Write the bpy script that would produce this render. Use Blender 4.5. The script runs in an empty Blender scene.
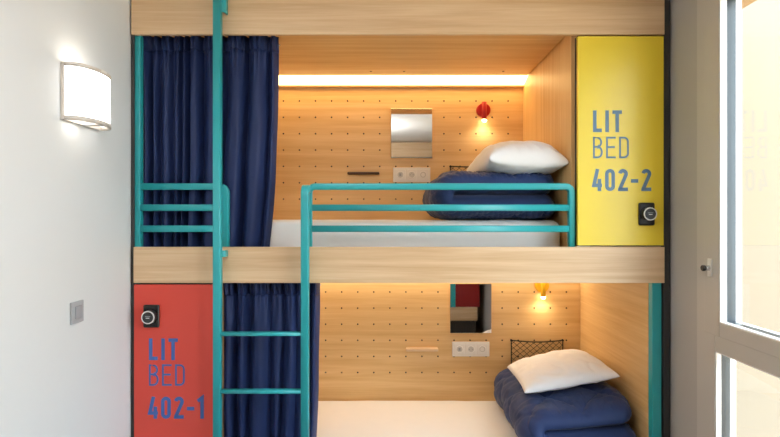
import bpy, bmesh, math, random
from mathutils import Vector, Matrix, noise
C = bpy.context.scene.collection
scn = bpy.context.scene
PI = math.pi

# ------------------------------------------------------------------ camera frame (metres)
CAM_Y, CAM_Z, F = -2.57, 1.61, 551.0

# ------------------------------------------------------------------ colours / materials
def lin(c):
    c = c / 255.0
    return c / 12.92 if c <= 0.04045 else ((c + 0.055) / 1.055) ** 2.4
def rgb(r, g, b): return (lin(r), lin(g), lin(b), 1.0)

def new_mat(name):
    m = bpy.data.materials.new(name); m.use_nodes = True
    nt = m.node_tree; b = nt.nodes['Principled BSDF']
    return m, nt, b

def paint(name, col, rough=0.5, spec=0.5, metal=0.0, var=0.04, scale=9.0, bump=0.0, bscale=60.0, coat=0.0, sheen=0.0):
    m, nt, b = new_mat(name)
    tc = nt.nodes.new('ShaderNodeTexCoord')
    nz = nt.nodes.new('ShaderNodeTexNoise'); nz.inputs['Scale'].default_value = scale; nz.inputs['Detail'].default_value = 4
    nt.links.new(tc.outputs['Object'], nz.inputs['Vector'])
    mx = nt.nodes.new('ShaderNodeMix'); mx.data_type = 'RGBA'
    mx.inputs['A'].default_value = tuple(min(1, c * (1 - var)) for c in col[:3]) + (1,)
    mx.inputs['B'].default_value = tuple(min(1, c * (1 + var)) for c in col[:3]) + (1,)
    nt.links.new(nz.outputs['Fac'], mx.inputs['Factor'])
    nt.links.new(mx.outputs['Result'], b.inputs['Base Color'])
    b.inputs['Roughness'].default_value = rough
    b.inputs['Specular IOR Level'].default_value = spec
    b.inputs['Metallic'].default_value = metal
    b.inputs['Coat Weight'].default_value = coat
    b.inputs['Sheen Weight'].default_value = sheen
    if bump:
        n2 = nt.nodes.new('ShaderNodeTexNoise'); n2.inputs['Scale'].default_value = bscale; n2.inputs['Detail'].default_value = 3
        nt.links.new(tc.outputs['Object'], n2.inputs['Vector'])
        bp = nt.nodes.new('ShaderNodeBump'); bp.inputs['Strength'].default_value = bump; bp.inputs['Distance'].default_value = 0.004
        nt.links.new(n2.outputs['Fac'], bp.inputs['Height']); nt.links.new(bp.outputs['Normal'], b.inputs['Normal'])
    return m

def oak(name, axis, light, dark, rough=0.45, off=0.0):
    """straight grained oak veneer; the grain runs along the given axis"""
    m, nt, b = new_mat(name)
    tc = nt.nodes.new('ShaderNodeTexCoord')
    mp = nt.nodes.new('ShaderNodeMapping')
    s = [1.0, 1.0, 1.0]
    s = [26.0, 26.0, 26.0]; s[axis] = 0.9
    mp.inputs['Scale'].default_value = s; mp.inputs['Location'].default_value = (off, off * 1.7, off * 0.6)
    nt.links.new(tc.outputs['Object'], mp.inputs['Vector'])
    n1 = nt.nodes.new('ShaderNodeTexNoise'); n1.inputs['Scale'].default_value = 1.0; n1.inputs['Detail'].default_value = 5; n1.inputs['Distortion'].default_value = 0.6
    nt.links.new(mp.outputs['Vector'], n1.inputs['Vector'])
    mp2 = nt.nodes.new('ShaderNodeMapping'); s2 = [140.0, 140.0, 140.0]; s2[axis] = 5.0
    mp2.inputs['Scale'].default_value = s2
    nt.links.new(tc.outputs['Object'], mp2.inputs['Vector'])
    n2 = nt.nodes.new('ShaderNodeTexNoise'); n2.inputs['Scale'].default_value = 1.0; n2.inputs['Detail'].default_value = 2
    nt.links.new(mp2.outputs['Vector'], n2.inputs['Vector'])
    ad = nt.nodes.new('ShaderNodeMath'); ad.operation = 'MULTIPLY_ADD'; ad.inputs[1].default_value = 0.35
    nt.links.new(n2.outputs['Fac'], ad.inputs[0]); nt.links.new(n1.outputs['Fac'], ad.inputs[2])
    rp = nt.nodes.new('ShaderNodeValToRGB')
    rp.color_ramp.elements[0].position = 0.42; rp.color_ramp.elements[0].color = dark
    rp.color_ramp.elements[1].position = 0.86; rp.color_ramp.elements[1].color = light
    nt.links.new(ad.outputs[0], rp.inputs['Fac']); nt.links.new(rp.outputs['Color'], b.inputs['Base Color'])
    b.inputs['Roughness'].default_value = rough
    bp = nt.nodes.new('ShaderNodeBump'); bp.inputs['Strength'].default_value = 0.05; bp.inputs['Distance'].default_value = 0.002
    nt.links.new(n2.outputs['Fac'], bp.inputs['Height']); nt.links.new(bp.outputs['Normal'], b.inputs['Normal'])
    return m

def glow(name, col, strength):
    m = bpy.data.materials.new(name); m.use_nodes = True
    nt = m.node_tree; nt.nodes.clear()
    e = nt.nodes.new('ShaderNodeEmission'); e.inputs['Color'].default_value = col; e.inputs['Strength'].default_value = strength
    o = nt.nodes.new('ShaderNodeOutputMaterial'); nt.links.new(e.outputs[0], o.inputs['Surface'])
    return m

def fabric(name, col, rough=0.85, sheen=0.3, var=0.12, weave=500.0, bump=0.15):
    m = paint(name, col, rough, 0.25, 0, var, 14.0, bump, weave, 0, sheen)
    return m

def glass_mat(name):
    m = bpy.data.materials.new(name); m.use_nodes = True
    nt = m.node_tree; nt.nodes.clear()
    lw = nt.nodes.new('ShaderNodeLayerWeight'); lw.inputs['Blend'].default_value = 0.5
    pw = nt.nodes.new('ShaderNodeMath'); pw.operation = 'POWER'; pw.inputs[1].default_value = 5.0
    nt.links.new(lw.outputs['Facing'], pw.inputs[0])
    fr = nt.nodes.new('ShaderNodeMath'); fr.operation = 'MULTIPLY_ADD'; fr.inputs[1].default_value = .9; fr.inputs[2].default_value = .035
    nt.links.new(pw.outputs[0], fr.inputs[0])
    t = nt.nodes.new('ShaderNodeBsdfTransparent'); t.inputs['Color'].default_value = (0.97, 0.985, 0.98, 1)
    g = nt.nodes.new('ShaderNodeBsdfGlossy'); g.inputs['Roughness'].default_value = 0.0
    mx = nt.nodes.new('ShaderNodeMixShader')
    nt.links.new(fr.outputs[0], mx.inputs['Fac']); nt.links.new(t.outputs[0], mx.inputs[1]); nt.links.new(g.outputs[0], mx.inputs[2])
    o = nt.nodes.new('ShaderNodeOutputMaterial'); nt.links.new(mx.outputs[0], o.inputs['Surface'])
    return m

OAK_L, OAK_D = rgb(231, 195, 138), rgb(211, 167, 107)
M = {}
M['oak_x'] = oak('oak veneer, grain lengthwise', 0, OAK_L, OAK_D)
M['oak_x2'] = oak('oak board, grain lengthwise', 0, rgb(229, 200, 163), rgb(205, 168, 126), off=7.3)
M['oak_z'] = oak('oak veneer, grain upright', 2, OAK_L, OAK_D, off=3.1)
M['oak_y'] = oak('oak veneer, grain into the bed', 1, OAK_L, OAK_D, off=1.1)
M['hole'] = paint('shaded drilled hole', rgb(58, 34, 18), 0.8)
M['teal'] = paint('teal powder coated steel', rgb(44, 168, 176), 0.38, 0.5, var=0.03, coat=0.15)
M['yellow'] = paint('yellow lacquer', rgb(240, 213, 58), 0.32, 0.5, var=0.015, scale=3)
M['red'] = paint('coral red lacquer', rgb(224, 78, 64), 0.36, 0.5, var=0.02, scale=3)
M['red_shaded'] = paint('crimson lacquer', rgb(150, 26, 32), 0.4)  # red door opposite, darkened in colour for the dim light there
M['blue_grey'] = paint('slate blue print', rgb(98, 132, 160), 0.5)
M['blue'] = paint('mid blue print', rgb(66, 104, 176), 0.5)
M['charcoal'] = paint('charcoal laminate', rgb(54, 55, 56), 0.6)
M['black'] = paint('black plastic', rgb(22, 22, 24), 0.35)
M['dial'] = paint('dark grey dial', rgb(44, 46, 48), 0.3)
M['chrome'] = paint('brushed steel', rgb(205, 205, 205), 0.25, metal=1.0)
M['ring'] = paint('pale metal ring', rgb(225, 225, 225), 0.3)
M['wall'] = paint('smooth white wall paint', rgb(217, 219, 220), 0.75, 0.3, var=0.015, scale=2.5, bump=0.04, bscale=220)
M['wall_shaded'] = paint('warm grey wall paint', rgb(178, 174, 170), 0.7, 0.3, var=0.015, scale=2.5, bump=0.04, bscale=220)  # white wall beside the window, its shade put into the colour
M['ceiling'] = paint('white ceiling paint', rgb(238, 238, 236), 0.8, 0.2)
M['floor'] = oak('dark grey brown plank floor', 0, rgb(120, 104, 90), rgb(78, 66, 56), 0.5)
M['frame'] = paint('warm grey window frame', rgb(190, 186, 180), 0.42, 0.5, var=0.015)
M['bead'] = paint('white glazing bead', rgb(240, 240, 238), 0.45)
M['spacer'] = paint('blue grey glazing spacer', rgb(60, 68, 74), 0.35)
M['glass'] = glass_mat('clear window glass')
M['curtain'] = fabric('navy curtain cloth', rgb(37, 51, 94), 0.48, 0.0, 0.06)
M['duvet'] = fabric('navy quilted cotton', rgb(39, 58, 104), 0.55, 0.1, 0.08, 350, 0.1)
M['sheet'] = fabric('white cotton sheet', rgb(240, 240, 240), 0.85, 0.1, 0.015, 300, 0.08)
M['pillow'] = fabric('white pillow cotton', rgb(240, 240, 242), 0.85, 0.1, 0.015, 300, 0.08)
M['white_pl'] = paint('white plastic', rgb(232, 230, 226), 0.4)
M['grey_pl'] = paint('grey plastic', rgb(168, 172, 176), 0.4)
M['grey_pl2'] = paint('mid grey plastic', rgb(156, 160, 165), 0.4)
M['socket_in'] = paint('grey socket recess', rgb(205, 203, 198), 0.5)
M['lamp_metal'] = paint('pale satin metal', rgb(214, 207, 199), 0.45, metal=0.0)
M['red_metal'] = paint('red enamel', rgb(176, 28, 30), 0.4)
M['yel_metal'] = paint('yellow enamel', rgb(240, 186, 30), 0.4)
M['net'] = paint('black cord', rgb(34, 28, 24), 0.8)
M['dark_oak'] = oak('dark oak strip', 0, rgb(70, 46, 30), rgb(48, 30, 20))  # much darker oak, used on the upper ledge only
M['cream'] = paint('ochre cream render', rgb(136, 126, 111), 0.9, 0.2, var=0.02, scale=1.5, bump=0.1, bscale=90)
M['tan'] = paint('tan soffit boards', rgb(176, 146, 110), 0.8)
M['paving'] = paint('sandy paving', rgb(214, 178, 134), 0.9, var=0.08, scale=3)
m, nt, b = new_mat('silvered mirror'); b.inputs['Metallic'].default_value = 1; b.inputs['Roughness'].default_value = 0.02
b.inputs['Base Color'].default_value = (0.86, 0.87, 0.87, 1); M['mirror'] = m
M['led'] = glow('warm LED diffuser', (1.0, 0.62, 0.24, 1), 7.0)
M['led_fill'] = glow('added LED glow', (1.0, 0.80, 0.55, 1), 6.0)  # added glow that lifts the light in the lower bunk
M['bulb'] = glow('warm lit bulb', (1.0, 0.74, 0.40, 1), 30.0)
M['shade'] = glow('lit opal glass', (1.0, 0.965, 0.92, 1), 2.6)
M['fill_glow'] = glow('fill lamp glow', (1.0, 0.97, 0.95, 1), 11.0)  # glow of the lamp added for front light

# ------------------------------------------------------------------ mesh helpers
def bx(bm, lo, hi, bev=0.0, seg=2, mi=0):
    t = bmesh.new()
    bmesh.ops.create_cube(t, size=1.0)
    for v in t.verts:
        v.co = Vector([lo[i] + (v.co[i] + 0.5) * (hi[i] - lo[i]) for i in range(3)])
    if bev > 0:
        bmesh.ops.bevel(t, geom=t.edges[:], offset=bev, segments=seg, affect='EDGES', profile=0.5)
    merge(bm, t, mi); return bm

def merge(bm, t, mi=0, mat=None):
    mp = {}
    for v in t.verts:
        mp[v] = bm.verts.new(mat @ v.co if mat else v.co)
    for f in t.faces:
        try:
            g = bm.faces.new([mp[v] for v in f.verts]); g.material_index = mi if mi is not None else f.material_index; g.smooth = f.smooth
        except ValueError: pass
    t.free()

def cyl(bm, p0, p1, r0, r1=None, n=32, mi=0, cap=True, bev=0.0):
    """a turned cylinder from p0 to p1; with small chamfers"""
    r1 = r0 if r1 is None else r1
    p0, p1 = Vector(p0), Vector(p1); ax = (p1 - p0); L = ax.length; ax.normalize()
    u = ax.orthogonal().normalized(); w = ax.cross(u)
    prof = [(0, r0 - bev), (bev, r0), (L - bev, r1), (L, r1 - bev)] if bev else [(0, r0), (L, r1)]
    rings = []
    for (h, r) in prof:
        rings.append([bm.verts.new(p0 + ax * h + (u * math.cos(2 * PI * k / n) + w * math.sin(2 * PI * k / n)) * r) for k in range(n)])
    for a, b2 in zip(rings, rings[1:]):
        for k in range(n):
            f = bm.faces.new((a[k], a[(k + 1) % n], b2[(k + 1) % n], b2[k])); f.material_index = mi; f.smooth = True
    if cap:
        f = bm.faces.new(rings[0][::-1]); f.material_index = mi
        f = bm.faces.new(rings[-1]); f.material_index = mi
    return bm

def torus(bm, c, axis, R, r, n=40, k=10, mi=0):
    c = Vector(c); ax = Vector(axis).normalized(); u = ax.orthogonal().normalized(); w = ax.cross(u)
    g = []
    for i in range(n):
        a = 2 * PI * i / n; d = u * math.cos(a) + w * math.sin(a)
        g.append([bm.verts.new(c + d * (R + r * math.cos(2 * PI * j / k)) + ax * (r * math.sin(2 * PI * j / k))) for j in range(k)])
    for i in range(n):
        for j in range(k):
            f = bm.faces.new((g[i][j], g[(i + 1) % n][j], g[(i + 1) % n][(j + 1) % k], g[i][(j + 1) % k])); f.smooth = True; f.material_index = mi
    return bm

def fillet(pts, r, n=7):
    pts = [Vector(p) for p in pts]; out = [pts[0]]
    for a, b2, c in zip(pts, pts[1:], pts[2:]):
        d1 = (a - b2).normalized(); d2 = (c - b2).normalized()
        s, e = b2 + d1 * r, b2 + d2 * r
        ctr = b2 + d1 * r + d2 * r
        for k in range(n + 1):
            t = k / n * PI / 2
            out.append(ctr - d2 * r * math.cos(t) - d1 * r * math.sin(t))
    out.append(pts[-1]); return out

def rrect(w, h, r=0.004, n=3):
    o = []
    for cx, cy, a0 in ((w / 2 - r, h / 2 - r, 0), (-w / 2 + r, h / 2 - r, PI / 2), (-w / 2 + r, -h / 2 + r, PI), (w / 2 - r, -h / 2 + r, 1.5 * PI)):
        for k in range(n + 1):
            a = a0 + k / n * PI / 2; o.append((cx + r * math.cos(a), cy + r * math.sin(a)))
    return o
def circ(r, n=12): return [(r * math.cos(2 * PI * k / n), r * math.sin(2 * PI * k / n)) for k in range(n)]

def sweep(bm, path, prof, ref, mi=0, smooth=True):
    """sweep a closed profile along a planar path; ref is the constant normal of the path's plane"""
    path = [Vector(p) for p in path]; ref = Vector(ref).normalized(); rings = []
    for i, p in enumerate(path):
        if i == 0: t = (path[1] - p).normalized()
        elif i == len(path) - 1: t = (p - path[i - 1]).normalized()
        else: t = ((path[i + 1] - p).normalized() + (p - path[i - 1]).normalized()).normalized()
        s = t.cross(ref).normalized()
        rings.append([bm.verts.new(p + s * a + ref * b2) for a, b2 in prof])
    n = len(prof)
    for a, b2 in zip(rings, rings[1:]):
        for k in range(n):
            f = bm.faces.new((a[k], a[(k + 1) % n], b2[(k + 1) % n], b2[k])); f.material_index = mi; f.smooth = smooth
    bm.faces.new(rings[0][::-1]).material_index = mi; bm.faces.new(rings[-1]).material_index = mi
    return bm

def ball(bm, c, r, sc=(1, 1, 1), u=24, v=14, mi=0):
    t = bmesh.new(); bmesh.ops.create_uvsphere(t, u_segments=u, v_segments=v, radius=r)
    for x in t.verts: x.co = Vector((x.co.x * sc[0] + c[0], x.co.y * sc[1] + c[1], x.co.z * sc[2] + c[2]))
    for f in t.faces: f.smooth = True
    merge(bm, t, mi); return bm

def obj(name, bm, mats, parent=None, smooth=None, angle=35):
    bmesh.ops.recalc_face_normals(bm, faces=bm.faces[:])
    me = bpy.data.meshes.new(name); bm.to_mesh(me); bm.free()
    o = bpy.data.objects.new(name, me); C.objects.link(o)
    for mm in (mats if isinstance(mats, (list, tuple)) else [mats]): me.materials.append(mm)
    if smooth:
        for p in me.polygons: p.use_smooth = True
    if parent:
        o.parent = parent
        M_ = Matrix.Translation(-Vector(world_loc(parent)))
        me.transform(M_)            # coordinates are written in room space; keep them relative to the parent
    return o

def world_loc(o):
    v = Vector(o.location); p = o.parent
    while p: v += Vector(p.location); p = p.parent
    return v

def rebase(o, loc):
    """put the origin of a top-level mesh at loc without moving the mesh"""
    o.data.transform(Matrix.Translation(-Vector(loc))); o.location = loc; return o

def tag(o, label, cat, group=None):
    o['label'] = label; o['category'] = cat
    if group: o['group'] = group
    return o
def thing(name, loc, label, cat, group=None):
    o = bpy.data.objects.new(name, None); C.objects.link(o); o.location = loc; o.empty_display_size = 0.1
    return tag(o, label, cat, group)
def struct(name, bm, mats, parent=None, smooth=None):
    o = obj(name, bm, mats, parent, smooth)
    if not parent: o['kind'] = 'structure'
    return o
def copy_tree(o, loc, label, parent=None):
    c = o.copy(); C.objects.link(c); c.parent = parent
    if parent is None: c.location = loc; c['label'] = label
    for ch in list(o.children): copy_tree(ch, None, None, c)
    return c
B = bmesh.new
def box_obj(name, lo, hi, mat, parent=None, bev=0.0): return obj(name, bx(B(), lo, hi, bev), mat, parent)

# ------------------------------------------------------------------ the room
XL, XR, ZC, YB, YF = -1.216, 1.318, 2.685, 1.06, -4.12
struct('floor', bx(B(), (XL - .12, YF - .1, -0.1), (XR + .12, YB + .1, 0)), M['floor'])
struct('ceiling', bx(B(), (XL - .12, YF - .1, ZC), (XR + .12, YB + .1, ZC + .1)), M['ceiling'])
struct('wall_left', bx(B(), (XL - .12, YF, 0), (XL, YB, ZC)), M['wall'])
struct('wall_back', bx(B(), (XL - .12, YB, 0), (XR + .12, YB + .1, ZC)), M['wall'])
struct('wall_front', bx(B(), (XL - .12, YF - .1, 0), (XR + .12, YF, ZC)), M['wall'])
# right wall with a tall window opening
WY0, WY1, WZ0, WZ1 = -2.10, -0.235, 0.28, 2.62
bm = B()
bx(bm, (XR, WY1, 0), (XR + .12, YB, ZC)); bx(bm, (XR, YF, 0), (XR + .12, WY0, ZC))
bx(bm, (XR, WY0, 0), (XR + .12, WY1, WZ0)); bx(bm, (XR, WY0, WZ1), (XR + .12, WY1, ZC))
struct('wall_right', bm, M['wall_shaded'])

# ------------------------------------------------------------------ window
win = bpy.data.objects.new('window_1', None); C.objects.link(win); win.location = (XR, -1.17, WZ0); win['kind'] = 'structure'
X0, X1 = 1.309, 1.398            # inner and outer face of the frame
Y_MULL = (-1.24, -1.14)
ZT0, ZT1 = 1.074, 1.150          # transom of the fixed frame
bm = B()
bx(bm, (X0 + .004, -0.342, WZ0), (X1, -0.212, WZ1), .002)                     # jamb by the beds
bx(bm, (X0 + .004, WY0, WZ0), (X1, WY0 + .09, WZ1), .002)                     # far jamb
bx(bm, (X0 + .004, Y_MULL[0], WZ0 + .07), (X1, Y_MULL[1], WZ1 - .05), .002)
bx(bm, (X0 + .004, WY0 + .09, WZ0), (X1, -0.342, WZ0 + .07), .002)
bx(bm, (X0 + .004, WY0 + .09, WZ1 - .05), (X1, -0.342, WZ1), .002)
bx(bm, (X0 + .004, Y_MULL[1], ZT0), (X1, -0.342, ZT1), .002)
bx(bm, (X0 + .004, WY0 + .09, ZT0), (X1, Y_MULL[0], ZT1), .002)
obj('window_frame', bm, M['frame'], win)
def glazed(name, ya, yb, za, zb, w, inner):
    """a glazed unit filling ya..yb, za..zb with a stile of width w: beads, spacer, panes"""
    root = None
    if w > 0:
        bm = B()
        bx(bm, (inner, yb - w, za), (X1 - .004, yb, zb), .003); bx(bm, (inner, ya, za), (X1 - .004, ya + w, zb), .003)
        bx(bm, (inner, ya + w, za), (X1 - .004, yb - w, za + w * .55), .003); bx(bm, (inner, ya + w, zb - w), (X1 - .004, yb - w, zb), .003)
        root = obj(name, bm, M['frame'], win)
        ya, yb, za, zb = ya + w, yb - w, za + w * .55, zb - w
    par = root or win
    e = .0045
    def ring(x0, x1, t):
        r_ = B()
        bx(r_, (x0, yb - t, za), (x1, yb, zb)); bx(r_, (x0, ya, za), (x1, ya + t, zb))
        bx(r_, (x0, ya + t, za), (x1, yb - t, za + t)); bx(r_, (x0, ya + t, zb - t), (x1, yb - t, zb))
        return r_
    obj('glazing_bead', ring(inner + .002, 1.337, e), M['bead'], par)
    obj('glazing_spacer', ring(1.3375, 1.373, e), M['spacer'], par)
    obj('outer_bead', ring(1.3735, X1 - .002, e), M['bead'], par)
    bm = B(); bx(bm, (1.353, ya + .001, za + .001), (1.357, yb - .001, zb - .001))
    obj('window_pane', bm, M['glass'], par)
glazed('window_sash', Y_MULL[1] - .02, -0.275, ZT1 - .012, WZ1 - .03, 0.104, X0)
glazed('fixed_light', Y_MULL[1], -0.342, WZ0 + .07, ZT0, 0, X0 + .006)
glazed('window_sash', WY0 + .07, Y_MULL[0] + .02, ZT1 - .012, WZ1 - .03, 0.088, X0)
glazed('fixed_light', WY0 + .09, Y_MULL[0], WZ0 + .07, ZT0, 0, X0 + .006)
# small turn lock on the sash
bm = B(); bx(bm, (X0 - .006, -0.334, 1.372), (X0, -0.306, 1.446), .002)
lk = obj('window_lock', bm, M['white_pl'], win)
bm = B(); cyl(bm, (X0 - .006, -0.32, 1.408), (X0 - .022, -0.32, 1.408), .011, .010, mi=0, bev=.001)
cyl(bm, (X0 - .022, -0.32, 1.408), (X0 - .036, -0.32, 1.408), .012, .012, mi=1, bev=.002)
obj('lock_knob', bm, [M['chrome'], M['black']], lk)

# ------------------------------------------------------------------ outside
struct('exterior_wall', bx(B(), (XR + .121, 1.10, -1.0), (6.0, 1.30, 5.0)), M['cream'])
struct('exterior_ground', bx(B(), (XR + .121, -14, -1.1), (16, 1.1, -1.0)), M['paving'])
struct('roof_overhang', bx(B(), (XR + .121, -0.15, 2.80), (2.0, 1.099, 2.95)), M['tan'])

# ------------------------------------------------------------------ bunk bed carcass
bunk = thing('bunk_bed', (0.04, 0.5, 0), 'built-in two storey oak bunk bed with drilled back panels and teal posts', 'bunk bed')
YBK = 1.0
S_UP, S_LO = 0.862, 1.232          # inner faces of the foot end panels
obj('fascia', bx(B(), (-1.207, 0, 2.469), (1.281, .024, 2.662), .0015), M['oak_x2'], bunk)
obj('fascia', bx(B(), (-1.197, 0, 1.309), (1.281, .024, 1.477), .0015), M['oak_x2'], bunk)
obj('fascia', bx(B(), (-1.197, 0, 0.150), (1.281, .024, 0.325), .0015), M['oak_x2'], bunk)
def peg_panel(x0, x1, z0, z1, hx, hz, y, th, r=.0054):
    bm = B(); hx = sorted(hx); hz = sorted(hz)
    bxs = [x0] + [(a + b2) / 2 for a, b2 in zip(hx, hx[1:])] + [x1]
    bzs = [z0] + [(a + b2) / 2 for a, b2 in zip(hz, hz[1:])] + [z1]
    for i, cx in enumerate(hx):
        for j, cz in enumerate(hz):
            a, b2, c, d = bxs[i], bxs[i + 1], bzs[j], bzs[j + 1]
            per = [(b2, cz), (b2, d), (cx, d), (a, d), (a, cz), (a, c), (cx, c), (b2, c)]
            ang = [0, .25, .5, .75, 1, 1.25, 1.5, 1.75]
            P = [bm.verts.new((p[0], y, p[1])) for p in per]
            H = [bm.verts.new((cx + r * math.cos(t * PI), y, cz + r * math.sin(t * PI))) for t in ang]
            D = [bm.verts.new((cx + r * math.cos(t * PI), y + th * .7, cz + r * math.sin(t * PI))) for t in ang]
            for k in range(8):
                q = (k + 1) % 8
                bm.faces.new((P[k], P[q], H[q], H[k]))
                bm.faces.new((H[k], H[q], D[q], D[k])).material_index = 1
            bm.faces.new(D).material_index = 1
    bmesh.ops.remove_doubles(bm, verts=bm.verts[:], dist=1e-5)
    t = B(); bx(t, (x0, y + th * .75, z0), (x1, y + th, z1)); merge(bm, t)
    for lo, hi in (((x0, y, z0), (x0 + .0005, y + th, z1)), ((x1 - .0005, y, z0), (x1, y + th, z1)), ((x0, y, z1 - .0005), (x1, y + th, z1))):
        bx(bm, lo, hi)
    return bm
SB = (YBK - CAM_Y) / F              # metres per picture pixel on the back panels
hx_u = [(283.4 + 16.05 * i - 390) * SB for i in range(-8, 15)]
hz_u = [CAM_Z + (218.5 - 101.0 - 16.35 * j) * SB for j in range(7)]
hx_l = [(325.6 + 16.05 * i - 390) * SB for i in range(-8, 16)]
hz_l = [CAM_Z + (218.5 - 292.0 - 16.1 * j) * SB for j in range(-1, 6)]
obj('back_panel', peg_panel(-1.19, S_UP + .02, 1.34, 2.466, hx_u, hz_u, YBK, .02), [M['oak_x'], M['hole']], bunk)
obj('back_panel', peg_panel(-0.83, S_LO + .02, 0.20, 1.306, hx_l, hz_l, YBK, .02), [M['oak_x'], M['hole']], bunk)
cp = obj('ceiling_panel', bx(B(), (-1.19, .026, 2.500), (S_UP - .007, .855, 2.522), .001), M['oak_x'], bunk)
for pxx in (371, 404, 503):
    x = (pxx - 390) * (3.34 / F)
    obj('screw', cyl(B(), (x, .762, 2.4985), (x, .762, 2.502), .007, n=16), M['hole'], cp)
obj('cove_strip', bx(B(), (-1.19, .968, 2.458), (S_UP, YBK - .0005, 2.466), .0015), M['oak_x'], bunk)
obj('end_panel', bx(B(), (S_UP, .052, 1.40), (S_UP + .0285, YBK - .001, 2.53), .001), M['oak_z'], bunk)
obj('end_panel', bx(B(), (S_LO, .062, 0.16), (S_LO + .026, YBK - .001, 1.306), .001), M['oak_y'], bunk)
obj('end_panel', bx(B(), (-1.212, .152, 1.40), (-1.192, YBK - .001, 2.53), .001), M['oak_z'], bunk)
obj('end_panel', bx(B(), (-0.83, .10, 0.16), (-0.81, YBK - .001, 1.306), .001), M['oak_y'], bunk)
obj('bed_base', bx(B(), (-1.19, .026, 1.320), (S_UP, YBK - .002, 1.395), .002), M['oak_x'], bunk)
obj('bed_base', bx(B(), (-0.809, .026, 0.165), (S_LO, YBK - .002, 0.235), .002), M['oak_x'], bunk)
obj('top_board', bx(B(), (-1.19, .026, 2.56), (1.28, YBK, 2.60), .002), M['charcoal'], bunk)
obj('post', bx(B(), (-1.2105, .026, 1.30), (-1.1765, .060, 2.475), .003), M['teal'], bunk)
obj('post', bx(B(), (1.233, .020, 0), (1.277, .060, 1.312), .003), M['teal'], bunk)
obj('filler_strip', bx(B(), (1.283, .012, 0), (1.313, .04, ZC - .002), .001), M['charcoal'], bunk)
obj('filler_strip', bx(B(), (-1.214, .012, 0), (-1.199, .020, ZC - .002), .001), M['charcoal'], bunk)

# LED strip of the upper bunk; the lower one is added to brighten its bunk
def led(x0, x1, z, mat, label):
    bm = B()
    vs = [bm.verts.new(p) for p in ((x0, .862, z), (x1, .862, z), (x1, .972, z - .032), (x0, .972, z - .032))]
    bm.faces.new(vs)
    e = bmesh.ops.extrude_face_region(bm, geom=bm.faces[:])
    for v in e['geom']:
        if isinstance(v, bmesh.types.BMVert): v.co += Vector((0, .002, .0115))
    o = obj('light_strip', bm, mat)
    rebase(o, ((x0 + x1) / 2, .92, z)); tag(o, label, 'light strip', 'LED strips of the bunks')
led(-1.18, S_UP - .002, 2.500, M['led'], 'glowing warm white LED strip along the back edge of the upper bunk ceiling')
led(-.80, S_LO - .002, 1.307, M['led_fill'], 'unseen LED strip added to brighten the lower bunk, hidden by the fascia')

# ------------------------------------------------------------------ guard rails and ladder
T = .031
RY = .040
RZ = (1.761, 1.661, 1.5615)
sec = rrect(T, T, .006)
def guard(name, xa, xb, left_round, right_round, label):
    root = thing(name, ((xa + xb) / 2, RY, 1.47), label, 'guard rail', 'teal guard rails of the upper bunk')
    pts = []
    if left_round is not None: pts += [(xa, RY, 1.40)]
    pts += [(xa, RY, RZ[0]), (xb, RY, RZ[0])]
    if right_round is not None: pts += [(xb, RY, 1.40)]
    path = [Vector(p) for p in pts]
    rr = .030
    obj('bent_rail', sweep(B(), fillet(path, rr) if len(path) > 2 else path, sec, (0, 1, 0)), M['teal'], root)
    for z in RZ[1:]:
        obj('cross_bar', sweep(B(), [(xa + (T / 2 if left_round is not None else 0), RY, z), (xb - T / 2, RY, z)], sec, (0, 1, 0)), M['teal'], root)
    return root
guard('guard_rail', -1.1768, -0.7765, None, 1, 'short teal guard rail in front of the navy curtain, left of the ladder')
guard('guard_rail', -0.384, 0.859, 1, 1, 'long teal guard rail in front of the upper bunk mattress')

lad = thing('ladder', (-0.59, -.045, 0), 'teal steel ladder with two stiles fixed to the front of the bunks', 'ladder')
SY = -.045
st = rrect(.0365, .0365, .006)
left = obj('stile', sweep(B(), [(-0.790, SY, 0), (-0.790, SY, 2.665)], st, (0, 1, 0)), M['teal'], lad)
obj('stile', sweep(B(), fillet([(-0.389, SY, 0), (-0.389, SY, 1.748), (-0.389, RY - T / 2, 1.748)], .03), st, (1, 0, 0)), M['teal'], lad)
for z in (0.293, 0.556, 0.819, 1.082):
    bm = B(); sweep(bm, [(-0.776, SY, z), (-0.408, SY, z)], rrect(.017, .034, .005), (0, 1, 0))
    obj('rung', bm, M['teal'], lad)
for z, hh in ((2.605, .095), (1.448, .030)):
    bm = B(); sweep(bm, fillet([(-0.776, SY + .004, z), (-0.760, SY + .004, z), (-0.760, -.001, z)], .012), rrect(.010, hh, .003), (0, 0, 1))
    for v in bm.verts: pass
    obj('bracket', bm, M['teal'], lad)

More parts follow.
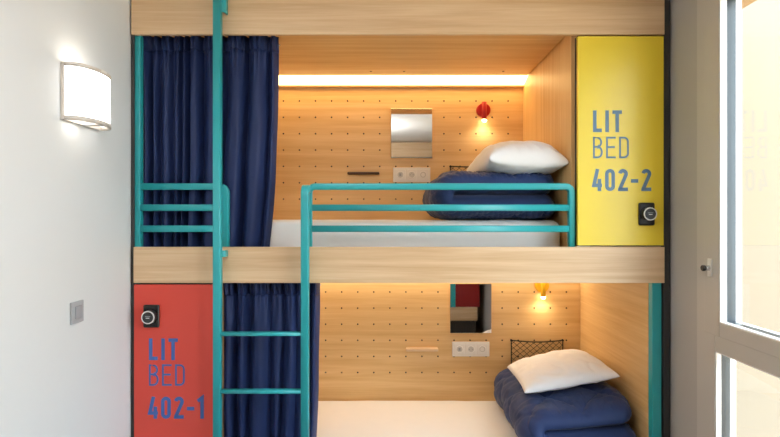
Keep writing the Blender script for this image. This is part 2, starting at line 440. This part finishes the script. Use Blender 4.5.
# ------------------------------------------------------------------ lockers with painted lettering
def stroke(bm, pts, w, y, th, closed=False):
    """flat letter stroke in the x-z plane with mitred joints, extruded towards -y"""
    P = [Vector((p[0], p[1])) for p in pts]; n = len(P); L, R = [], []
    for i in range(n):
        a = P[(i - 1) % n] if closed or i > 0 else None; c = P[(i + 1) % n] if closed or i < n - 1 else None
        d1 = (P[i] - a).normalized() if a is not None else None; d2 = (c - P[i]).normalized() if c is not None else None
        if d1 is None: d1 = d2
        if d2 is None: d2 = d1
        t = (d1 + d2).normalized(); nr = Vector((-t.y, t.x)); cs = max(.35, abs(nr.dot(Vector((-d1.y, d1.x)))))
        L.append(P[i] + nr * (w / 2 / cs)); R.append(P[i] - nr * (w / 2 / cs))
    def V(p, yy): return bm.verts.new((p.x, yy, p.y))
    f0 = [(V(a, y - th), V(b2, y - th)) for a, b2 in zip(L, R)]
    b0 = [(V(a, y), V(b2, y)) for a, b2 in zip(L, R)]
    rng = range(n if closed else n - 1)
    for i in rng:
        j = (i + 1) % n
        bm.faces.new((f0[i][0], f0[j][0], f0[j][1], f0[i][1])); bm.faces.new((b0[i][0], b0[j][0], b0[j][1], b0[i][1]))
        bm.faces.new((f0[i][0], f0[j][0], b0[j][0], b0[i][0])); bm.faces.new((f0[i][1], f0[j][1], b0[j][1], b0[i][1]))
    if not closed:
        for i in (0, n - 1): bm.faces.new((f0[i][0], f0[i][1], b0[i][1], b0[i][0]))
def arc(cx, cy, rx, ry, a0, a1, n=8):
    return [(cx + rx * math.cos((a0 + (a1 - a0) * k / n) * PI / 180), cy + ry * math.sin((a0 + (a1 - a0) * k / n) * PI / 180)) for k in range(n + 1)]
def glyph(ch, W, H, s):
    """strokes of a condensed grotesque capital or figure in a W x H box, stroke width s: list of (points, closed)"""
    h = s / 2; r = W * .42
    l, rt, b2, t = h, W - h, h, H - h
    if ch == 'L': return [([(l, H), (l, b2), (W, b2)], False)]
    if ch == 'I': return [([(W / 2, 0), (W / 2, H)], False)]
    if ch == 'T': return [([(0, t), (W, t)], False), ([(W / 2, 0), (W / 2, t - h)], False)]
    if ch == 'B':
        m_ = H * .53
        top = [(l, t), (rt - r, t)] + arc(rt - r - .06 * W, t - (t - m_) / 2, r, (t - m_) / 2, 90, -90) + [(l, m_)]
        bot = [(rt - r, m_)] + arc(rt - r, b2 + (m_ - b2) / 2, r, (m_ - b2) / 2, 90, -90) + [(l, b2)]
        return [([(l, 0), (l, H)], False), (top, False), (bot, False)]
    if ch == 'E': return [([(W, t), (l, t), (l, b2), (W, b2)], False), ([(l, H * .52), (W * .9, H * .52)], False)]
    if ch == 'D':
        return [([(l, b2), (l, t), (rt - r, t)] + arc(rt - r, t - r, r, r, 90, 0)[1:] + arc(rt - r, b2 + r, r, r, 0, -90), True)]
    if ch == '0':
        q = W / 2 - h
        return [(arc(W / 2, t - q, q, q, 0, 180, 10) + arc(W / 2, b2 + q, q, q, 180, 360, 10), True)]
    if ch == '4': return [([(W * .55, H), (l, H * .26), (W, H * .26)], False), ([(W * .74, 0), (W * .74, H * .55)], False)]
    if ch == '2':
        q = W / 2 - h
        return [(arc(W / 2, t - q, q, q, 170, -20, 10) + [(l, b2 + .01 * H), (l, b2), (W, b2)], False)]
    if ch == '1': return [([(W * .05, H * .80), (W * .62, H - h * .6), (W * .62, 0)], False)]
    if ch == '-': return [([(0, H * .46), (W, H * .46)], False)]
    return []
def lettering(bm, text, x, z, H, widths, gap, s, y, th=.0008):
    for ch in text:
        W = widths.get(ch, widths['*'])
        for k, (pts, cl) in enumerate(glyph(ch, W, H, s)):
            stroke(bm, [(x + p[0], z + p[1]) for p in pts], s, y, th + (.0003 * k), cl)
        x += W + gap
    return bm

def locker(name, x0, x1, z0, z1, ydoor, mat, ink, kx, kz, tx, tz, num, label):
    root = thing(name, ((x0 + x1) / 2, .5, z0), label, 'locker')
    bm = B(); t = .016
    bx(bm, (x0 + .002, ydoor + .022, z0), (x0 + .002 + t, .99, z1)); bx(bm, (x1 - .002 - t, ydoor + .022, z0), (x1 - .002, .99, z1))
    bx(bm, (x0 + .002 + t, ydoor + .022, z0), (x1 - .002 - t, .99, z0 + t)); bx(bm, (x0 + .002 + t, ydoor + .022, z1 - t), (x1 - .002 - t, .99, z1))
    bx(bm, (x0 + .002 + t, .974, z0 + t), (x1 - .002 - t, .99, z1 - t))
    obj('body', bm, M['charcoal'], root)
    door = obj('door', bx(B(), (x0, ydoor, z0 + .003), (x1, ydoor + .02, z1 - .004), .0015), mat, root)
    up = .1 + 0
    w = {'L': .041, 'I': .018, 'T': .044, '*': .044}
    obj('lettering', lettering(B(), 'LIT', tx, tz[0], .1015, w, .016, .0165, ydoor), ink, door)
    obj('lettering', lettering(B(), 'BED', tx, tz[1], .1005, {'*': .0455}, .0155, .0085, ydoor), ink, door)
    obj('lettering', lettering(B(), num, tx - .004, tz[2], .103, {'*': .046, '-': .034, '1': .036}, .0145, .0165, ydoor), ink, door)
    bm = B(); bx(bm, (kx - .037, ydoor - .012, kz - .053), (kx + .037, ydoor, kz + .053), .008, 3)
    lock = obj('lock', bm, M['black'], root)
    bm = B(); cyl(bm, (kx, ydoor - .012, kz), (kx, ydoor - .046, kz), .031, .029, mi=0, bev=.002)
    torus(bm, (kx, ydoor - .044, kz), (0, 1, 0), .0275, .0032, mi=1)
    bx(bm, (kx - .008, ydoor - .0475, kz - .004), (kx + .008, ydoor - .046, kz - .001), 0, 2, 1)
    bx(bm, (kx - .012, ydoor - .0475, kz + .004), (kx + .012, ydoor - .046, kz + .0065), 0, 2, 2)
    obj('knob', bm, [M['dial'], M['ring'], M['grey_pl2']], lock)
    return root
s0 = -CAM_Y / F
def X(px): return (px - 390) * s0
def Z(py): return CAM_Z + (218.5 - py) * s0
locker('locker', X(578.2), X(664.2), 1.481, 2.466, .004, M['yellow'], M['blue_grey'], X(646.3), Z(214), X(593.3),
       (Z(132), Z(158.2), Z(191)), '402-2', 'tall yellow locker with blue lettering beside the upper bunk')
locker('locker', X(133.5), X(213), 0.02, 1.305, .004, M['red'], M['blue'], X(151.6), Z(316), X(148.6),
       (Z(360.3), Z(386), Z(419)), '402-1', 'coral red locker with blue lettering beside the lower bunk')

# ------------------------------------------------------------------ mattresses
def mattress(name, x0, x1, y0, y1, z0, z1, label):
    bm = B(); nx, ny, nz = 60, 26, 8
    t = B(); bx(t, (x0, y0, z0), (x1, y1, z1), .045, 5); merge(bm, t)
    bmesh.ops.subdivide_edges(bm, edges=[e for e in bm.edges if e.calc_length() > .3], cuts=24, use_grid_fill=True)
    for v in bm.verts:
        n_ = noise.noise(Vector((v.co.x * 2.2, v.co.y * 3, v.co.z * 5))) * .004 + noise.noise(Vector((v.co.x * 9, v.co.y * 5, v.co.z * 4 + 5))) * .0025
        v.co.z += n_ if v.co.z > z0 + .06 else 0
        v.co.y += n_ * .6 if v.co.y < y0 + .03 else 0
    o = obj(name, bm, M['sheet'], None, True)
    rebase(o, ((x0 + x1) / 2, (y0 + y1) / 2, z0)); tag(o, label, 'mattress', 'mattresses in white fitted sheets')
mattress('mattress', -1.15, .853, .155, .985, 1.398, 1.602, 'white sheeted mattress on the upper bunk')
mattress('mattress', -0.80, 1.222, .13, .985, .238, .446, 'white sheeted mattress on the lower bunk')

# ------------------------------------------------------------------ duvets
def duvet(name, L, R, y0, y1, z0, H, seed, cell, label, shift=.06, lean=1.0, puck=.004, pitch=.06):
    bm = B(); T_ = H / 2; off = Vector((seed * 13.1, seed * 7.7, seed * 3.3))
    cen = []
    xc = L + T_
    n1, n2 = 80, 40
    Rb, Rt = R - T_ / 2, R - T_ / 2 - .006
    for k in range(n1): x = Rb + (xc - Rb) * k / (n1 - 1); cen.append((Vector((x, z0 + T_ / 2)), Vector((0, -1))))
    for k in range(1, n2):
        a = -PI / 2 - PI * k / n2; cen.append((Vector((xc + T_ / 2 * math.cos(a), z0 + T_ + T_ / 2 * math.sin(a))), Vector((math.cos(a), math.sin(a)))))
    for k in range(n1): x = xc + (Rt - xc) * k / (n1 - 1); cen.append((Vector((x, z0 + 1.5 * T_)), Vector((0, 1))))
    arc_s = [0]
    for a, b2 in zip(cen, cen[1:]): arc_s.append(arc_s[-1] + max((b2[0] - a[0]).length, 0) * 1.3)
    S = arc_s[-1]; loop = []
    for (c, n_), s in zip(cen, arc_s): loop.append((c, n_, s, 1))
    te = Vector((1, 0))
    for k in range(1, 9): a = PI / 2 - PI * k / 9; loop.append((cen[-1][0], Vector((math.cos(a), math.sin(a))), S + k * .006, 2))
    for (c, n_), s in list(zip(cen, arc_s))[::-1]: loop.append((c, -n_, s, -1))
    for k in range(1, 9): a = PI / 2 - PI * k / 9; loop.append((cen[0][0], Vector((math.cos(a), math.sin(a))), -k * .006, 2))
    Mv = 130; rows = []
    for j in range(Mv + 1):
        v = -math.cos(PI * j / Mv); v = .55 * v + .45 * (2 * j / Mv - 1)
        f = max(0.0, 1 - abs(v) ** 7) ** .5
        row = []
        for c, n_, s, side in loop:
            tt = s / S; lay = 0 if tt < .42 else (1 if tt > .58 else (tt - .42) / .16)
            ya = y0 + shift * lay; Y = (ya + y1) / 2 + (y1 - ya) / 2 * v
            q = Vector((s * 1.0, Y * 1.0, seed)) + off
            a_ = (s + Y) / cell + .35 * noise.noise(q * 2.0); b_ = (s - Y) / cell + .35 * noise.noise(q * 2.0 + Vector((9, 1, 4)))
            puff = min(1, 1.15 * (abs(math.sin(PI * a_)) * abs(math.sin(PI * b_))) ** .26)
            seam = 1 - puff
            w1 = noise.noise(Vector((s * 7, Y * 7, seed * 5 + lay))); w2 = noise.noise(Vector((s * 38 + Y * 10, Y * 26 - s * 8, seed * 2)))
            w3 = 1 - abs(noise.noise(Vector((s * 9 + Y * 4, Y * 11 - s * 3, seed * 2 + 3)))) * 2.2
            w4 = 1 - abs(noise.noise(Vector((s * 20 - Y * 7, Y * 16 + s * 9, seed + 6)))) * 2.4
            pk = (1 - abs(math.sin(PI * ((s + .25 * Y) / pitch + .9 * noise.noise(Vector((s * 4, Y * 5, seed + 2))))))) ** 4 * min(1, max(0, abs(v) - .35) * 2.2)
            if side == -1:
                o_ = T_ / 2 * f * 1.0
            else:
                o_ = T_ / 2 * f * (.70 + .30 * puff + .13 * w1) + f * (.009 * w2 * (.15 + seam) - .005 * max(0, w3) ** 3 - .002 * max(0, w4) ** 3 - puck * pk)
            # slump: edges roll down and in at the front
            p = c + n_ * o_
            x_, z_ = p.x, p.y
            cor = abs(v) ** 9 * .022
            if x_ > (L + R) / 2: x_ -= cor * (x_ - (L + R) / 2) / (R - L) * 2
            else: x_ += cor * ((L + R) / 2 - x_) / (R - L) * 2
            z_ = z0 + (z_ - z0) * (lean + (1.03 - lean) * (x_ - L) / (R - L))
            z_ -= .010 * lay + .018 * lay * (1 - f) + .012 * lay * noise.noise(Vector((x_ * 3, Y * 3, seed + 4)))
            row.append(bm.verts.new((x_, Y, max(z_, z0 + .001))))
        rows.append(row)
    n = len(loop)
    for a, b2 in zip(rows, rows[1:]):
        for k in range(n):
            bm.faces.new((a[k], a[(k + 1) % n], b2[(k + 1) % n], b2[k]))
    bmesh.ops.remove_doubles(bm, verts=bm.verts[:], dist=2e-4)
    o = obj(name, bm, M['duvet'], None, True)
    rebase(o, ((L + R) / 2, (y0 + y1) / 2, z0)); tag(o, label, 'duvet', 'folded navy duvets')
    return o
duvet('duvet', .195, .852, .13, .93, 1.602, .265, 1, .21, 'folded navy quilted duvet on the upper bunk behind the long guard rail', .02, 1.0, .013, .036)
duvet('duvet', .628, 1.228, .050, .95, .445, .285, 2, .30, 'folded navy quilted duvet on the lower bunk', .05, .86)

# ------------------------------------------------------------------ pillows
def pillow(name, c, a, b2, h, rot, seed, label, full=.38, under=.5):
    bm = B(); n = 70; top, bot = [], []
    for i in range(n + 1):
        u = -math.cos(PI * i / n) * .5 + (2 * i / n - 1) * .5; rt, rb = [], []
        for j in range(n + 1):
            v = -math.cos(PI * j / n) * .5 + (2 * j / n - 1) * .5
            x = a * u * (1 - .05 * (1 - v * v)); y = b2 * v * (1 - .08 * (1 - u * u))
            pr = max(0, (1 - u * u) * (1 - v * v))
            z = h * pr ** full
            w = noise.noise(Vector((x * 5, y * 5, seed))) * .014 + noise.noise(Vector((x * 17 + y * 5, y * 15, seed + 3))) * .007 - .010 * max(0, 1 - abs(noise.noise(Vector((x * 9 + y * 5, y * 7 - x * 3, seed + 5)))) * 2.4) ** 3
            k = min(1, pr * 6)
            rt.append(bm.verts.new((x, y, z * (1 + .12 * noise.noise(Vector((x * 3, y * 3, seed + 8)))) + w * k)))
            rb.append(bm.verts.new((x, y, -z * under + w * .5 * k)))
        top.append(rt); bot.append(rb)
    for g, fl in ((top, 0), (bot, 1)):
        for i in range(n):
            for j in range(n):
                q = (g[i][j], g[i + 1][j], g[i + 1][j + 1], g[i][j + 1]); bm.faces.new(q if not fl else q[::-1])
    bmesh.ops.remove_doubles(bm, verts=bm.verts[:], dist=3e-4)
    o = obj(name, bm, M['pillow'], None, True)
    o.location = c; o.rotation_euler = rot; tag(o, label, 'pillow', 'white pillows')
    return o
pillow('pillow', (.664, .44, 1.888), .193, .36, .145, (0.0, math.radians(3), math.radians(1)), 3, 'white pillow on top of the folded duvet in the upper bunk')
pillow('pillow', (.955, .565, .740), .246, .305, .092, (math.radians(-3), math.radians(-11), math.radians(-3)), 5, 'white pillow on top of the folded duvet in the lower bunk')

# ------------------------------------------------------------------ curtains
def curtain(name, xa, xb, xa2, xb2, ztop, zbot, yc, amp, npl, seed, label, ymin):
    root = thing(name, ((xa + xb) / 2, yc, zbot), label, 'curtain', 'navy curtains of the bunks')
    rnd = random.Random(seed); nu, nz = 420, 60
    # uneven folds: rounded fronts between narrow deep valleys
    knots = [0]
    for k in range(npl): knots.append(knots[-1] + rnd.uniform(.4, 1.65))
    knots = [k / knots[-1] for k in knots]; amps = [rnd.uniform(.4, 1.2) for _ in knots]; pw = [rnd.uniform(.8, 1.35) for _ in knots]
    def wave(u):
        u = min(1, max(0, u))
        for k in range(len(knots) - 1):
            if u <= knots[k + 1] + 1e-9:
                f = (u - knots[k]) / (knots[k + 1] - knots[k])
                return 1 - 2 * (max(0, math.sin(PI * f)) ** pw[k]) * amps[k]
        return 0
    def W_(u, z): return wave(u + .022 * noise.noise(Vector((u * 4, z * 1.6, seed))) * math.sin(PI * u))
    def grid(z0, z1, rows, fn):
        bm = B(); g = []
        for j in range(rows + 1):
            z = z0 + (z1 - z0) * j / rows
            g.append([bm.verts.new(fn(i / nu, z, i)) for i in range(nu + 1)])
        for a, b2 in zip(g, g[1:]):
            for i in range(nu): bm.faces.new((a[i], a[i + 1], b2[i + 1], b2[i]))
        return bm
    zh = ztop - .075
    def body(u, z, i):
        t = (ztop - z) / (ztop - zbot)
        w0 = W_(u, z)
        sub = noise.noise(Vector((u * 11, z * 1.8, seed))) * .45
        fine = math.sin(u * PI * npl * 4.7 + 3 * noise.noise(Vector((u * 5, 0, seed)))) * max(0, 1 - t * 4.5) * .30
        k = .7 + .3 * min(1, t * 3.2)
        du = .008 * noise.noise(Vector((u * 7, z * 2.5, seed + 2)))
        x = (xa + (xa2 - xa) * t) * (1 - u) + (xb + (xb2 - xb) * t ** 2.2) * u + du * min(1, t * 3)
        bulge = .016 * math.sin(PI * min(1, max(0, t))) * math.sin(PI * u)
        y = yc + amp * (w0 * k + sub * min(1, t * 2) + fine) - bulge
        y = ymin + .006 * math.log1p(math.exp(min(40, (y - ymin) / .006)))      # stays behind the rail or fascia
        return (x, y, z)
    o = obj('drape', grid(zbot, zh + .004, nz, body), M['curtain'], root, True)
    sm = o.modifiers.new('thickness', 'SOLIDIFY'); sm.thickness = .0022
    def head(u, z, i):
        t = (ztop - z) / (ztop - zh)
        x = xa * (1 - u) + xb * u
        y = yc + amp * (W_(u, z) * .7 + .25 * math.sin(u * PI * npl * 4.7 + 2 * noise.noise(Vector((u * 5, z * 9, seed))))) - .006 * math.sin(PI * t)
        y = ymin + .006 * math.log1p(math.exp(min(40, (y - ymin) / .006)))      # stays behind the rail or fascia
        return (x, y, z)
    o = obj('heading', grid(zh, ztop, 8, head), M['curtain'], root, True)
    sm = o.modifiers.new('thickness', 'SOLIDIFY'); sm.thickness = .003
    obj('curtain_rod', cyl(B(), (xa - .003, yc + amp + .016, ztop - .03), (xb + .002, yc + amp + .016, ztop - .03), .004, n=14), M['chrome'], root)
    return root
YC = .084
curtain('curtain', -1.207, -.544, -1.207, -.596, 2.497, 1.40, YC + .017, .036, 10, 4, 'navy pleated curtain drawn half across the upper bunk', .060)
curtain('curtain', -.806, -.338, -.806, -.375, 1.317, .20, YC - .010, .029, 7, 11, 'navy pleated curtain behind the ladder at the lower bunk', .031)

# ------------------------------------------------------------------ fittings on the back panels
def bk(px, py, y=YBK): s = (y - CAM_Y) / F; return ((px - 390) * s, CAM_Z + (218.5 - py) * s)
DZ = -1.128
def mirror():
    x0, z1 = bk(391, 108.5, .985); x1, z0 = bk(432.3, 158, .985)
    r = thing('mirror', ((x0 + x1) / 2, .985, z0), 'frameless mirror on the upper back panel above a power socket', 'mirror', 'frameless mirrors on the back panels')
    obj('mirror_glass', bx(B(), (x0, .985, z0), (x1, .990, z1), .0012), M['mirror'], r)
    obj('backing_board', bx(B(), (x0 - .004, .990, z0 - .004), (x1 + .004, .9995, z1 + .004), .001), M['oak_z'], r)
    return r
mr = mirror()
dx_m = bk(450.2, 0, .985)[0] - bk(391, 0, .985)[0]
copy_tree(mr, (mr.location.x + dx_m, mr.location.y, bk(0, 333.2, .985)[1]), 'frameless mirror on the lower back panel reflecting a red door')

def socket():
    x0, z1 = bk(393, 167.6); x1, z0 = bk(430.2, 182.3)
    r = thing('power_socket', ((x0 + x1) / 2, .999, z0), 'three-gang pale socket plate below the mirror in the upper bunk', 'socket', 'triple power sockets')
    obj('cover_plate', bx(B(), (x0, .990, z0), (x1, .9995, z1), .003), M['white_pl'], r)
    w = (x1 - x0 - .02) / 3
    for k in range(3):
        cx = x0 + .01 + w * (k + .5); cz = (z0 + z1) / 2
        m_ = obj('socket_module', bx(B(), (cx - w * .46, .987, z0 + .012), (cx + w * .46, .9901, z1 - .012), .0015), M['white_pl'], r)
        bm = B(); torus(bm, (cx, .987, cz), (0, 1, 0), .021, .0022, mi=0)
        cyl(bm, (cx, .9868, cz), (cx, .988, cz), .020, mi=1)
        if k == 0: bx(bm, (cx - .007, .986, cz - .009), (cx + .007, .9869, cz + .009), 0, 2, 2)
        elif k == 1:
            for q in (-1, 1): cyl(bm, (cx + q * .0095, .986, cz), (cx + q * .0095, .9869, cz), .003, n=12, mi=2)
            cyl(bm, (cx, .984, cz + .010), (cx, .9869, cz + .010), .0025, n=10, mi=2)
        else: cyl(bm, (cx, .9855, cz), (cx, .9869, cz), .013, mi=0)
        obj('socket_face', bm, [M['white_pl'], M['socket_in'], M['grey_pl2']], m_)
    return r
so = socket()
copy_tree(so, (bk(470.6, 0)[0], .999, bk(0, 356.2)[1]), 'three-gang white socket plate below the mirror in the lower bunk')

def ledge(px0, px1, py0, py1, label, mat):
    x0, z1 = bk(px0, py0, .97); x1, z0 = bk(px1, py1, .97)
    bm = B(); h = (z1 - z0)
    sec_ = [(math.copysign(min(abs(a), 1), a), b2) for a, b2 in ()]
    t = B(); bx(t, (x0, .955, z0), (x1, .9995, z1), min(h * .45, .006), 3); merge(bm, t)
    o = obj('wooden_ledge', bm, mat); rebase(o, ((x0 + x1) / 2, .9995, z0)); return tag(o, label, 'ledge', 'slim wooden ledges on the back panels')
ledge(347.4, 379.4, 172.0, 174.4, 'slim dark wooden ledge on the upper back panel left of the socket', M['dark_oak'])
ledge(406, 438.2, 348.0, 351.3, 'slim wooden ledge on the lower back panel left of the socket', M['oak_x2'])

def reading_lamp(px, pyb, mat, label, w):
    x, zb = bk(px, pyb, .955)
    r = thing('reading_lamp', (x, .9995, zb), label, 'reading lamp', 'round enamel reading lamps')
    zc = zb + .078
    bm = B(); cyl(bm, (x, .9995, zc), (x, .972, zc), .046, .044, n=40, bev=.003); obj('wall_disc', bm, mat, r)
    bm = B(); cyl(bm, (x, .955, zc + .047), (x, .955, zb + .012), .0155, .0155, n=28, bev=.002)
    cyl(bm, (x, .974, zc), (x, .955, zc), .008, n=14)
    obj('lamp_tube', bm, mat, r)
    obj('bulb', ball(B(), (x, .955, zb + .007), .014, (1, 1, .8)), M['bulb'], r)
    L_ = bpy.data.lights.new('reading_light', 'SPOT'); L_.energy = w; L_.color = (1.0, .83, .58); L_.spot_size = math.radians(172); L_.spot_blend = 1.0; L_.shadow_soft_size = .012
    lo = bpy.data.objects.new('reading_light', L_); C.objects.link(lo); lo.location = (x, .935, zb - .012); lo.rotation_euler = (math.radians(6), 0, 0)
    return r
reading_lamp(484.3, 121.5, M['red_metal'], 'red round reading lamp glowing above the pillow in the upper bunk', 1.0)
reading_lamp(543.3, 298.5, M['yel_metal'], 'yellow reading lamp glowing under the middle fascia of the lower bunk', 1.0)

def net():
    x0, z1 = bk(511.5, 340.5, .985); x1, _ = bk(563, 340.5, .985); z0 = z1 - .17
    r = thing('net_pocket', ((x0 + x1) / 2, .9995, z0), 'black net pocket on the lower back panel behind the pillow', 'net pocket', 'black net pockets on the back panels')
    bm = B(); W_, H_ = x1 - x0, z1 - z0; p = .042; rr = .0021
    def yy(x, z): return .992 - .022 * ((z - z0) / H_) * math.sin(PI * min(1, max(0, (x - x0) / W_))) - .002
    def zz(x): return z1 - .006 * math.sin(PI * (x - x0) / W_)
    def line(xa, za, xb, zb):
        pts = []
        for k in range(9):
            t = k / 8; x = xa + (xb - xa) * t; z = za + (zb - za) * t; pts.append(Vector((x, yy(x, z), min(z, zz(x)))))
        rg = []
        for q in pts: rg.append([bm.verts.new(q + Vector((rr * math.cos(a), rr * .8 * math.sin(a * 1.0), rr * math.sin(a) * .6))) for a in (0, PI / 2, PI, 1.5 * PI)])
        for a, b2 in zip(rg, rg[1:]):
            for k in range(4): bm.faces.new((a[k], a[(k + 1) % 4], b2[(k + 1) % 4], b2[k]))
    k = -int(H_ / p) - 1
    while k * p < W_:
        # rising and falling cords, clipped to the pocket
        for sg in (1, -1):
            xa = x0 + k * p; za = z0 if sg == 1 else z1; xb = xa + H_ * 1.15; zb = z1 if sg == 1 else z0
            t0 = max(0, (x0 - xa) / (xb - xa)); t1 = min(1, (x1 - xa) / (xb - xa))
            if t1 > t0 + .02: line(xa + (xb - xa) * t0, za + (zb - za) * t0, xa + (xb - xa) * t1, za + (zb - za) * t1)
        k += 1
    obj('netting', bm, M['net'], r)
    bm = B(); pth = [Vector((x0 + W_ * t / 12, yy(x0 + W_ * t / 12, z1), zz(x0 + W_ * t / 12))) for t in range(13)]
    sweep(bm, pth, circ(.0036, 8), (0, 0, 1)); sweep(bm, [(x0, .990, z1), (x0, .990, z0)], circ(.0034, 8), (0, 1, 0)); sweep(bm, [(x1, .990, z1), (x1, .990, z0)], circ(.0034, 8), (0, 1, 0)); sweep(bm, [(x0, .990, z0), (x1, .990, z0)], circ(.0034, 8), (0, 1, 0))
    obj('edge_cord', bm, M['net'], r)
    for x in (x0, x1):
        for z in (z0, z1): obj('peg', cyl(B(), (x, .9995, z), (x, .983, z), .0065, n=12, bev=.001), M['net'], r)
    return r
nt_ = net()
copy_tree(nt_, (bk(450.5, 0, .985)[0] + (nt_.location.x - bk(511.5, 0, .985)[0]), .9995, bk(0, 166.3, .985)[1] - .17), 'black net pocket on the upper back panel, mostly hidden behind the pillow')

# ------------------------------------------------------------------ wall lamp and light switch on the left wall
yl, zl = -.406, 2.082
lamp = thing('wall_lamp', (XL, yl, zl - .11), 'lit curved white glass wall lamp on the left wall', 'wall lamp')
HW, DP, HH = .129, .090, .107
def halfband(bm, z0, z1, o0, o1, n=36, mi=0):
    """curved band bowed out from the wall between offsets o0 (inner) and o1 (outer)"""
    ri, ro = [], []
    for k in range(n + 1):
        a = PI * k / n
        for lst, o in ((ri, o0), (ro, o1)):
            x = XL + .012 + max(0.0, (DP - .012 + o) * (math.sin(a) ** .75)); y = yl - (HW + o) * math.cos(a)
            lst.append((bm.verts.new((x, y, z0)), bm.verts.new((x, y, z1))))
    for k in range(n):
        for q in ((ri[k][0], ri[k + 1][0], ri[k + 1][1], ri[k][1]), (ro[k][0], ro[k][1], ro[k + 1][1], ro[k + 1][0]),
                  (ri[k][0], ro[k][0], ro[k + 1][0], ri[k + 1][0]), (ri[k][1], ri[k + 1][1], ro[k + 1][1], ro[k][1])):
            f = bm.faces.new(q); f.smooth = True; f.material_index = mi
    for k in (0, n): bm.faces.new((ri[k][0], ri[k][1], ro[k][1], ro[k][0])).material_index = mi
    return bm
obj('glass_shade', halfband(B(), zl - HH + .014, zl + HH - .012, -.004, 0), M['shade'], lamp)
obj('rim', halfband(B(), zl - HH, zl - HH + .016, -.006, .003), M['lamp_metal'], lamp)
obj('rim', halfband(B(), zl + HH - .014, zl + HH, -.006, .003), M['lamp_metal'], lamp)
bm = B(); bx(bm, (XL, yl - HW - .004, zl - HH), (XL + .014, yl + HW + .004, zl + HH), .003)
obj('back_plate', bm, M['lamp_metal'], lamp)
bm = B(); bx(bm, (XL + .012, yl - .02, zl + HH - .008), (XL + DP + .004, yl + .02, zl + HH + .002), .001)
obj('bracket', bm, M['white_pl'], lamp)
obj('bracket', bx(B(), (XL + .012, yl - .02, zl - HH), (XL + DP, yl + .02, zl - HH + .006), .001), M['white_pl'], lamp)
for dz, w in ((.085, .45), (-.085, .14)):
    L_ = bpy.data.lights.new('wall_lamp_light', 'POINT'); L_.energy = w; L_.color = (1, .90, .76); L_.shadow_soft_size = .02
    lo = bpy.data.objects.new('wall_lamp_light', L_); C.objects.link(lo); lo.location = (XL + .05, yl - .06, zl + dz)

sw = thing('light_switch', (XL, -.44, 1.205), 'grey light switch on the left wall below the wall lamp', 'switch')
obj('cover_plate', bx(B(), (XL, -.480, 1.206), (XL + .009, -.396, 1.290), .003), M['grey_pl'], sw)
obj('rocker', bx(B(), (XL + .008, -.459, 1.224), (XL + .013, -.417, 1.272), .002), M['grey_pl2'], sw)

# ------------------------------------------------------------------ unseen hanging lamp added to light the bunk fronts
cl = thing('fill_lamp', (-.3, -1.8, ZC), 'unseen round drum lamp added as front light for the bunks', 'fill lamp')
bm = B(); cyl(bm, (-.3, -1.8, ZC), (-.3, -1.8, ZC - .03), .06, .06, n=48, bev=.004); cyl(bm, (-.3, -1.8, ZC - .03), (-.3, -1.8, ZC - .24), .008, n=16); obj('ceiling_rose', bm, M['white_pl'], cl)
bm = B(); cyl(bm, (-.3, -1.8, ZC - .24), (-.3, -1.8, ZC - .38), .26, .26, n=64, bev=.02); obj('drum_shade', bm, M['fill_glow'], cl)

# ------------------------------------------------------------------ the matching bunk opposite, behind the camera (seen in the mirrors)
YO = -3.06
ob = thing('bunk_bed', (-.04, YO - .5, 0), 'matching oak bunk bed opposite, seen only as a reflection in the mirrors', 'bunk bed')
for z0, z1 in ((2.461, 2.662), (1.309, 1.477), (.20, .385)):
    obj('fascia', bx(B(), (-1.20, YO - .024, z0), (1.205, YO, z1), .0015), M['oak_x2'], ob)
obj('back_panel', bx(B(), (-1.19, YO - 1.0, .2), (1.19, YO - .98, 2.47), .001), M['oak_x'], ob)
obj('post', bx(B(), (.832, YO - .03, .385), (.902, YO + .01, 1.309), .003), M['teal'], ob)
obj('bed_base', bx(B(), (-1.19, YO - .98, 1.32), (1.19, YO - .026, 1.395)), M['oak_x'], ob)
obj('plinth', bx(B(), (-1.19, YO - .98, 0), (1.19, YO - .06, .235)), M['charcoal'], ob)
ol = thing('locker', (1.03, YO - .4, .39), 'red locker of the opposite bunk, seen only in the lower mirror', 'locker')
obj('body', bx(B(), (.908, YO - .9, .390), (1.233, YO - .03, 1.30)), M['charcoal'], ol)
obj('door', bx(B(), (.906, YO - .028, .390), (1.235, YO - .006, 1.302), .0015), M['red_shaded'], ol)

# ------------------------------------------------------------------ daylight
w = bpy.data.worlds.new('sky'); scn.world = w; w.use_nodes = True
bg = w.node_tree.nodes['Background']; bg.inputs['Color'].default_value = (.80, .91, 1.0, 1); bg.inputs['Strength'].default_value = 7.0

# ------------------------------------------------------------------ camera and view
cam = bpy.data.cameras.new('camera'); co = bpy.data.objects.new('camera', cam); C.objects.link(co)
co.location = (0, CAM_Y, CAM_Z); co.rotation_euler = (PI / 2, 0, 0)
cam.sensor_width = 36; cam.lens = F / 780 * 36; cam.clip_start = .02; cam.clip_end = 100
scn.camera = co
vs_ = scn.view_settings; scn.display_settings.display_device = 'sRGB'
vs_.view_transform = 'Standard'; vs_.look = 'None'; vs_.gamma = 1; vs_.use_curve_mapping = False; vs_.exposure = 0.34
scn.cycles.use_denoising = True; scn.cycles.max_bounces = 10; scn.cycles.diffuse_bounces = 6; scn.cycles.transparent_max_bounces = 16
scn.cycles.sample_clamp_indirect = 6
